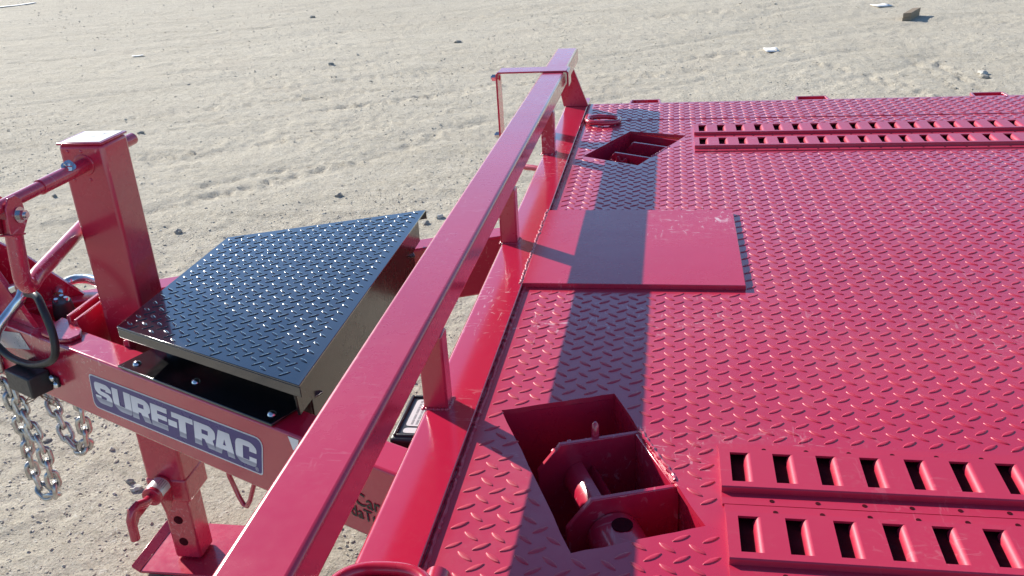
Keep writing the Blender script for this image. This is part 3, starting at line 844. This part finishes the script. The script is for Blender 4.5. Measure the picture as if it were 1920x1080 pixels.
rp = DU(.966, .09); rs_ = (rp[0] + 1.9) / bd.x
rg = text_on_beam('®', rs_, rp[2], .018, 'registered_mark', 'border', decal)
for v_ in rg.data.vertices: v_.co -= Vector(bn) * .0012 * U
nb = text_on_beam('Car', (-.764 + 1.9) / bd.x, -.393, .056, 'dealer_lettering', 'ink', trailer, .0004)
text_on_beam('daTr', (-.782 + 1.9) / bd.x, -.434, .048, 'dealer_lettering', 'ink', trailer, .0004)
# silver sticker near the coupler and a scrap of white tape by the toolbox
q = [B((x + 1.9) / bd.x, -.0015, z) for x, z in ((-2.30, -.300), (-2.11, -.265), (-2.075, -.318), (-2.27, -.36))]
MB().prism(q, Vector(-bn) * .0006).build('silver_sticker', 'silver', trailer)
q = [B((x + 1.9) / bd.x, -.0015, z) for x, z in ((-.955, -.262), (-.92, -.262), (-.93, -.30), (-.945, -.30))]
MB().prism(q, Vector(-bn) * .0006).build('white_tape', 'white', trailer)

# breakaway switch on the beam face
sw = holder('breakaway_switch', trailer, B(-.12, 0, -.4))
q = [B(s, -.003, z) for s, z in ((-.25, -.445), (-.105, -.445), (-.105, -.37), (-.25, -.37))]
MB().prism(q, Vector(-bn) * .075).build('switch_body', 'plastic', sw, .006)
q = [B(s, -.003, z) for s, z in ((-.104, -.42), (-.055, -.42), (-.055, -.385), (-.104, -.385))]
MB().prism(q, Vector(-bn) * .008).build('switch_tab', 'plastic', sw, .002)
for s, z in ((-.085, -.392), (-.07, -.412)): MB().dome(B(s, -.0115, z), -bn, .012, .009).build('screw', 'zinc', sw)

# V shaped hanger wire under the beam
MB().tube([B(.655, .06, -.49), B(.66, .06, -.56), B(.685, .06, -.625), B(.70, .06, -.648), B(.715, .06, -.648), B(.735, .06, -.62), B(.775, .06, -.54), B(.79, .06, -.49)], .0075, 10).build('wire_hanger', 'red', trailer)

# battery box behind the front channel
bt = holder('battery_box', trailer, (-.56, 1.95, -.3))
bz = -.258; ox, oy = -.688, 1.852
MB().box((ox + .022, oy + .03, -.50), (ox + .23, oy + .185, bz - .03)).build('box_tub', 'plastic', bt, .012, 3)
MB().box((ox, oy, bz - .04), (ox + .255, oy + .215, bz)).build('box_lid', 'boxlid', bt, .010, 3)
rim = MB()
for a_, b_ in (((.008, .01), (.016, .205)), ((.238, .01), (.246, .205)), ((.0165, .01), (.2375, .018)), ((.0165, .197), (.2375, .205))):
    rim.box((ox + a_[0], oy + a_[1], bz - .002), (ox + b_[0], oy + b_[1], bz + .006))
rim.build('lid_rim', 'boxlid', bt, .003)
for nm_, (xa, ya_, xb, yb_) in (('warning_label', (.028, .058, .225, .188)), ('maker_label', (.028, .026, .225, .05))):
    MB().prism([(ox + x, oy + y, bz + .0006) for x, y in rounded([(xa, ya_), (xb, ya_), (xb, yb_), (xa, yb_)], .012)], (0, 0, .0008)).build(nm_, 'label', bt)
ln = MB()
for k in range(12):
    for y_ in np.arange(.066, .178, .013):
        ln.box((ox + .04 + .0125 * k, oy + y_, bz + .0015), (ox + .0455 + .0125 * k, oy + y_ + random.uniform(.008, .012), bz + .0018))
ln.build('label_lines', 'greyink', bt, kind='stuff')

# ------------------------------------------------------------------ loose things on the tongue
def spline(path, n=8):
    out = []
    for i in range(len(path) - 1):
        p0, p1, p2, p3 = [Vector(path[max(0, min(len(path) - 1, i + k))]) for k in (-1, 0, 1, 2)]
        for f_ in np.linspace(0, 1, n, endpoint=False):
            out.append(.5 * ((2 * p1) + (p2 - p0) * f_ + (2 * p0 - 5 * p1 + 4 * p2 - p3) * f_ ** 2 + (3 * p1 - p0 - 3 * p2 + p3) * f_ ** 3))
    out.append(Vector(path[-1])); return out


LINK = None


def chain(path, label, n_max=40):
    global LINK
    P = spline(path, 24); pitch = .051; d = .0088; hl = pitch / 2 + d
    c = thing('safety_chain', path[0], label, 'chain', 'galvanised safety chains hanging from the tongue')
    if LINK is None:
        pts = []; r = .0185
        for k in range(9): t_ = math.pi * k / 8 - math.pi / 2; pts.append((hl - r + r * math.cos(t_), r * math.sin(t_), 0))
        for k in range(9): t_ = math.pi * k / 8 + math.pi / 2; pts.append((-hl + r + r * math.cos(t_), r * math.sin(t_), 0))
        b = MB(); b.tube(pts, d, 8, closed=True)
        me = bpy.data.meshes.new('link'); me.from_pydata([Vector(v_) * U for v_ in b.v], [], b.f)
        bm = bmesh.new(); bm.from_mesh(me); bmesh.ops.recalc_face_normals(bm, faces=bm.faces); bm.to_mesh(me); bm.free()
        me.polygons.foreach_set('use_smooth', [True] * len(me.polygons)); me.materials.append(M['chain']); LINK = me
    acc = 0; last = P[0]; k = 0; i = 0; pos = [P[0]]
    for q in P[1:]:
        while (q - last).length >= pitch:
            last = last + (q - last).normalized() * pitch; pos.append(last.copy())
    for a, b in zip(pos[:-1], pos[1:]):
        t_ = (b - a).normalized(); ref = Vector((0, 1, .2)) if abs(t_.y) < .8 else Vector((1, 0, 0))
        y_ = (ref - t_ * ref.dot(t_)).normalized(); z_ = t_.cross(y_)
        ang = (math.radians(35) if k % 2 else math.radians(125)) + random.uniform(-.25, .25); y2 = y_ * math.cos(ang) + z_ * math.sin(ang); z2 = t_.cross(y2)
        mt = Matrix((t_, y2, z2)).transposed().to_4x4(); mt.translation = W((a + b) / 2)
        o = bpy.data.objects.new('link', LINK); COL.objects.link(o); o.parent = c; o.matrix_parent_inverse = c.matrix_world.inverted(); o.matrix_basis = mt; k += 1
    return c


f1 = lambda x, y, z: (x, y, z)
chain([(-2.30, 2.47, -.40), (-2.302, 2.463, -.5), (-2.292, 2.46, -.62), (-2.29, 2.462, -.74), (-2.31, 2.468, -.86), (-2.305, 2.47, -.95), (-2.255, 2.45, -.985), (-2.205, 2.43, -.945), (-2.20, 2.425, -.86), (-2.205, 2.43, -.76), (-2.235, 2.44, -.66), (-2.262, 2.452, -.56), (-2.27, 2.47, -.47)],
      'longer silver chain hanging in a loop at the left end of the tongue')
chain([(-2.27, 2.60, -.50), (-2.255, 2.585, -.6), (-2.215, 2.56, -.70), (-2.19, 2.545, -.775), (-2.14, 2.52, -.815), (-2.085, 2.50, -.79), (-2.06, 2.485, -.72), (-2.05, 2.48, -.64), (-2.035, 2.49, -.54), (-2.03, 2.5, -.49)],
      'shorter silver chain bunched under the beam beside the black switch')
# bundled wire ties at the top of the chains
wr = MB(); c0 = Vector((-2.215, 2.50, -.565))
for k in range(7):
    a = random.uniform(0, 6.28); ax = Vector((math.cos(a), .3 * math.sin(a), -.5 + .8 * random.random())).normalized()
    sd = Vector((ax.z, .4, -ax.x)).normalized(); ln_ = random.uniform(.07, .12)
    pts = [c0 + ax * ln_ * (1 - math.cos(t_)) * .5 + sd * .02 * math.sin(t_) for t_ in np.linspace(0, 6.28, 18)]
    wr.tube(pts, .0018, 5)
wr.tube([c0 + Vector((0, 0, .1)), c0 + Vector((.004, 0, .05)), c0], .003, 6)
tag(wr.build('wire_bundle', 'wire'), 'thin coil of bare wire tied between the hanging chains', 'wire')
# black cable loop, plug, zinc rings
cab = spline([(-2.02, 2.36, -.11), (-1.955, 2.32, -.10), (-1.915, 2.285, -.135), (-1.89, 2.264, -.195), (-1.885, 2.252, -.245), (-1.905, 2.253, -.285), (-1.965, 2.278, -.318), (-2.06, 2.325, -.350), (-2.17, 2.375, -.35), (-2.25, 2.415, -.315), (-2.33, 2.46, -.27)], 8)
tag(MB().tube(cab, .0125, 12).build('electrical_cable', 'rubber'), 'thick black cable looped over the near tongue beam', 'cable')
pg = thing('light_plug', (-1.99, 2.50, -.26), 'black trailer light plug lying between the tongue beams by the jack', 'plug')
MB().tube([(-2.06, 2.55, -.33), (-2.05, 2.54, -.26), (-2.045, 2.535, -.215)], [.030, .036, .03], 16).build('plug_body', 'plastic', pg, .003)
MB().tube([(-2.06, 2.55, -.33), (-2.08, 2.56, -.39), (-2.15, 2.57, -.44)], .014, 10).build('plug_lead', 'rubber', pg)
for a in (0, 2.1, 4.2): MB().cyl((-2.045 + .018 * math.cos(a), 2.535 + .018 * math.sin(a), -.213), (-2.043 + .018 * math.cos(a), 2.534 + .018 * math.sin(a), -.203), .007, 8).build('plug_pin', 'zinc', pg)


def hook(path, label):
    return tag(MB().tube(spline(path, 6), .0185, 14).build('chain_hook', 'zinc'), label, 'hook')


hook([(-2.17, 2.315, -.29), (-2.142, 2.335, -.225), (-2.112, 2.378, -.18), (-2.086, 2.402, -.148), (-2.085, 2.422, -.128), (-2.105, 2.44, -.122), (-2.14, 2.45, -.135)], 'bright zinc hook curving over the tongue at the left picture edge')
hook([(-2.11, 2.61, -.235), (-2.127, 2.655, -.222), (-2.115, 2.70, -.215), (-2.07, 2.712, -.214), (-2.02, 2.70, -.216), (-1.96, 2.67, -.222)], 'bright zinc hook lying behind the foot of the jack tower')

# ------------------------------------------------------------------ yard litter and stones
def rot2(x, y, a): return x * math.cos(a) - y * math.sin(a), x * math.sin(a) + y * math.cos(a)


def gz(x, y): return float(ground_h(np.array([x * U]), np.array([y * U]))[0]) / U + GZ


wb = thing('wood_block', (3.6, 15.2, GZ), 'short weathered block of two stacked boards on the gravel', 'wood block')
A, Bv = Vector((3.46, 15.06, 0)), Vector((.25, .52, 0)); Wd = Vector((.125, .03, 0)); zb = gz(3.6, 15.2)
for k in range(2):
    q = [A, A + Wd, A + Wd + Bv, A + Bv]; o_ = Vector((.004, -.006, 0)) * k
    MB().prism([(p.x + o_.x, p.y + o_.y, zb - .008 + .066 * k) for p in q], (0, 0, .063)).build('board', 'wood', wb, .003)


def scrap(cx, cy_, w_, h_, a, label, fold=.0, group=None):
    b = MB(); z = gz(cx, cy_) + .006
    vs_ = []
    for j in range(3):
        for i in range(5):
            x, y = rot2((i / 4 - .5) * w_, (j / 2 - .5) * h_, a); vs_.append((cx + x, cy_ + y, z + fold * abs(i / 4 - .5) + .003 * random.random()))
    n = len(vs_); fs = [(j * 5 + i, j * 5 + i + 1, (j + 1) * 5 + i + 1, (j + 1) * 5 + i) for j in range(2) for i in range(4)]
    b.add(vs_, fs); o = b.build('paper_scrap', 'paper', smooth=0)
    sd = o.modifiers.new('sheet', 'SOLIDIFY'); sd.thickness = .003
    return tag(o, label, 'paper scrap', group)


scrap(1.325, 12.84, .175, .30, .02, 'small white sheet lying flat beyond the trailer rail', .012)
scrap(3.50, 16.8, .26, .30, .25, 'white scrap lying to the left of the wooden block', .015)
scrap(-8.79, 14.27, .18, .10, .4, 'tiny pale scrap alone on the open gravel, left of centre', .02)
scrap(-17.4, 23.0, 1.0, .25, .9, 'long white strip at the far left corner of the yard', .02)

V1, F1 = ico(1)


def stone(x, y, s, label, mat='stone', flat_=.6, sd=0):
    r_ = np.random.default_rng(sd + 100); jit = 1 + .16 * r_.normal(0, 1, (len(V1), 1)); th = r_.uniform(0, 6.28)
    P = V1 * jit * s * np.array([1, r_.uniform(.6, .9), flat_]); c, s_ = math.cos(th), math.sin(th)
    P = np.stack([P[:, 0] * c - P[:, 1] * s_, P[:, 0] * s_ + P[:, 1] * c, P[:, 2] + s * .2], -1)
    b = MB(); z = gz(x, y); b.add([(p[0] + x, p[1] + y, p[2] + z) for p in P], [tuple(f) for f in F1])
    return tag(b.build('stone', mat, smooth=25), label, 'stone', 'larger stones lying on the gravel')


STONES = [
    (87, 823, .035, 'dark stone between the two hanging chains', 'darkstone'),
    (243, 903, .032, 'dark grey stone left of the jack pull pin', 'darkstone'),
    (255, 918, .04, 'pale broken stone just below the dark stone near the jack', 'stone'),
    (825, 411, .05, 'pale stone just right of the toolbox lid corner', 'stone'),
    (797, 421, .05, 'flat grey stone below the toolbox lid corner', 'darkstone'),
    (264, 250, .06, 'dark stone just right of the jack crank stub', 'darkstone'),
    (102, 367, .05, 'grey stone under the crank sleeve of the jack', 'darkstone'),
    (334, 434, .06, 'low flat stone on the open gravel right of the jack tower', 'darkstone'),
    (636, 369, .05, 'dark stone on the gravel above the toolbox lid', 'darkstone'),
    (1845, 147, .09, 'dark flat clod beside the far deck edge at the right', 'darkstone'),
    (1842, 141, .09, 'pale stone touching the dark clod at the right', 'stone'),
    (585, 32, .11, 'small dark stone near the top edge, left of the rail', 'darkstone'),
    (859, 80, .09, 'dark stone on the open gravel up left of the rail end', 'darkstone'),
    (622, 123, .08, 'dark stone on the open gravel left of the bracket', 'darkstone'),
]


def ground_at(px, py):
    d_ = rt * ((px - 960) / (flen * 1000)) + dn * ((py - 540) / (flen * 1000)) + fw
    k = (GZ - 1) / d_.z; return d_.x * k, d_.y * k


for i, (px, py, s, lb_, mt_) in enumerate(STONES):
    x, y = ground_at(px, py); stone(x, y, s * .62, lb_, mt_, .55, i)
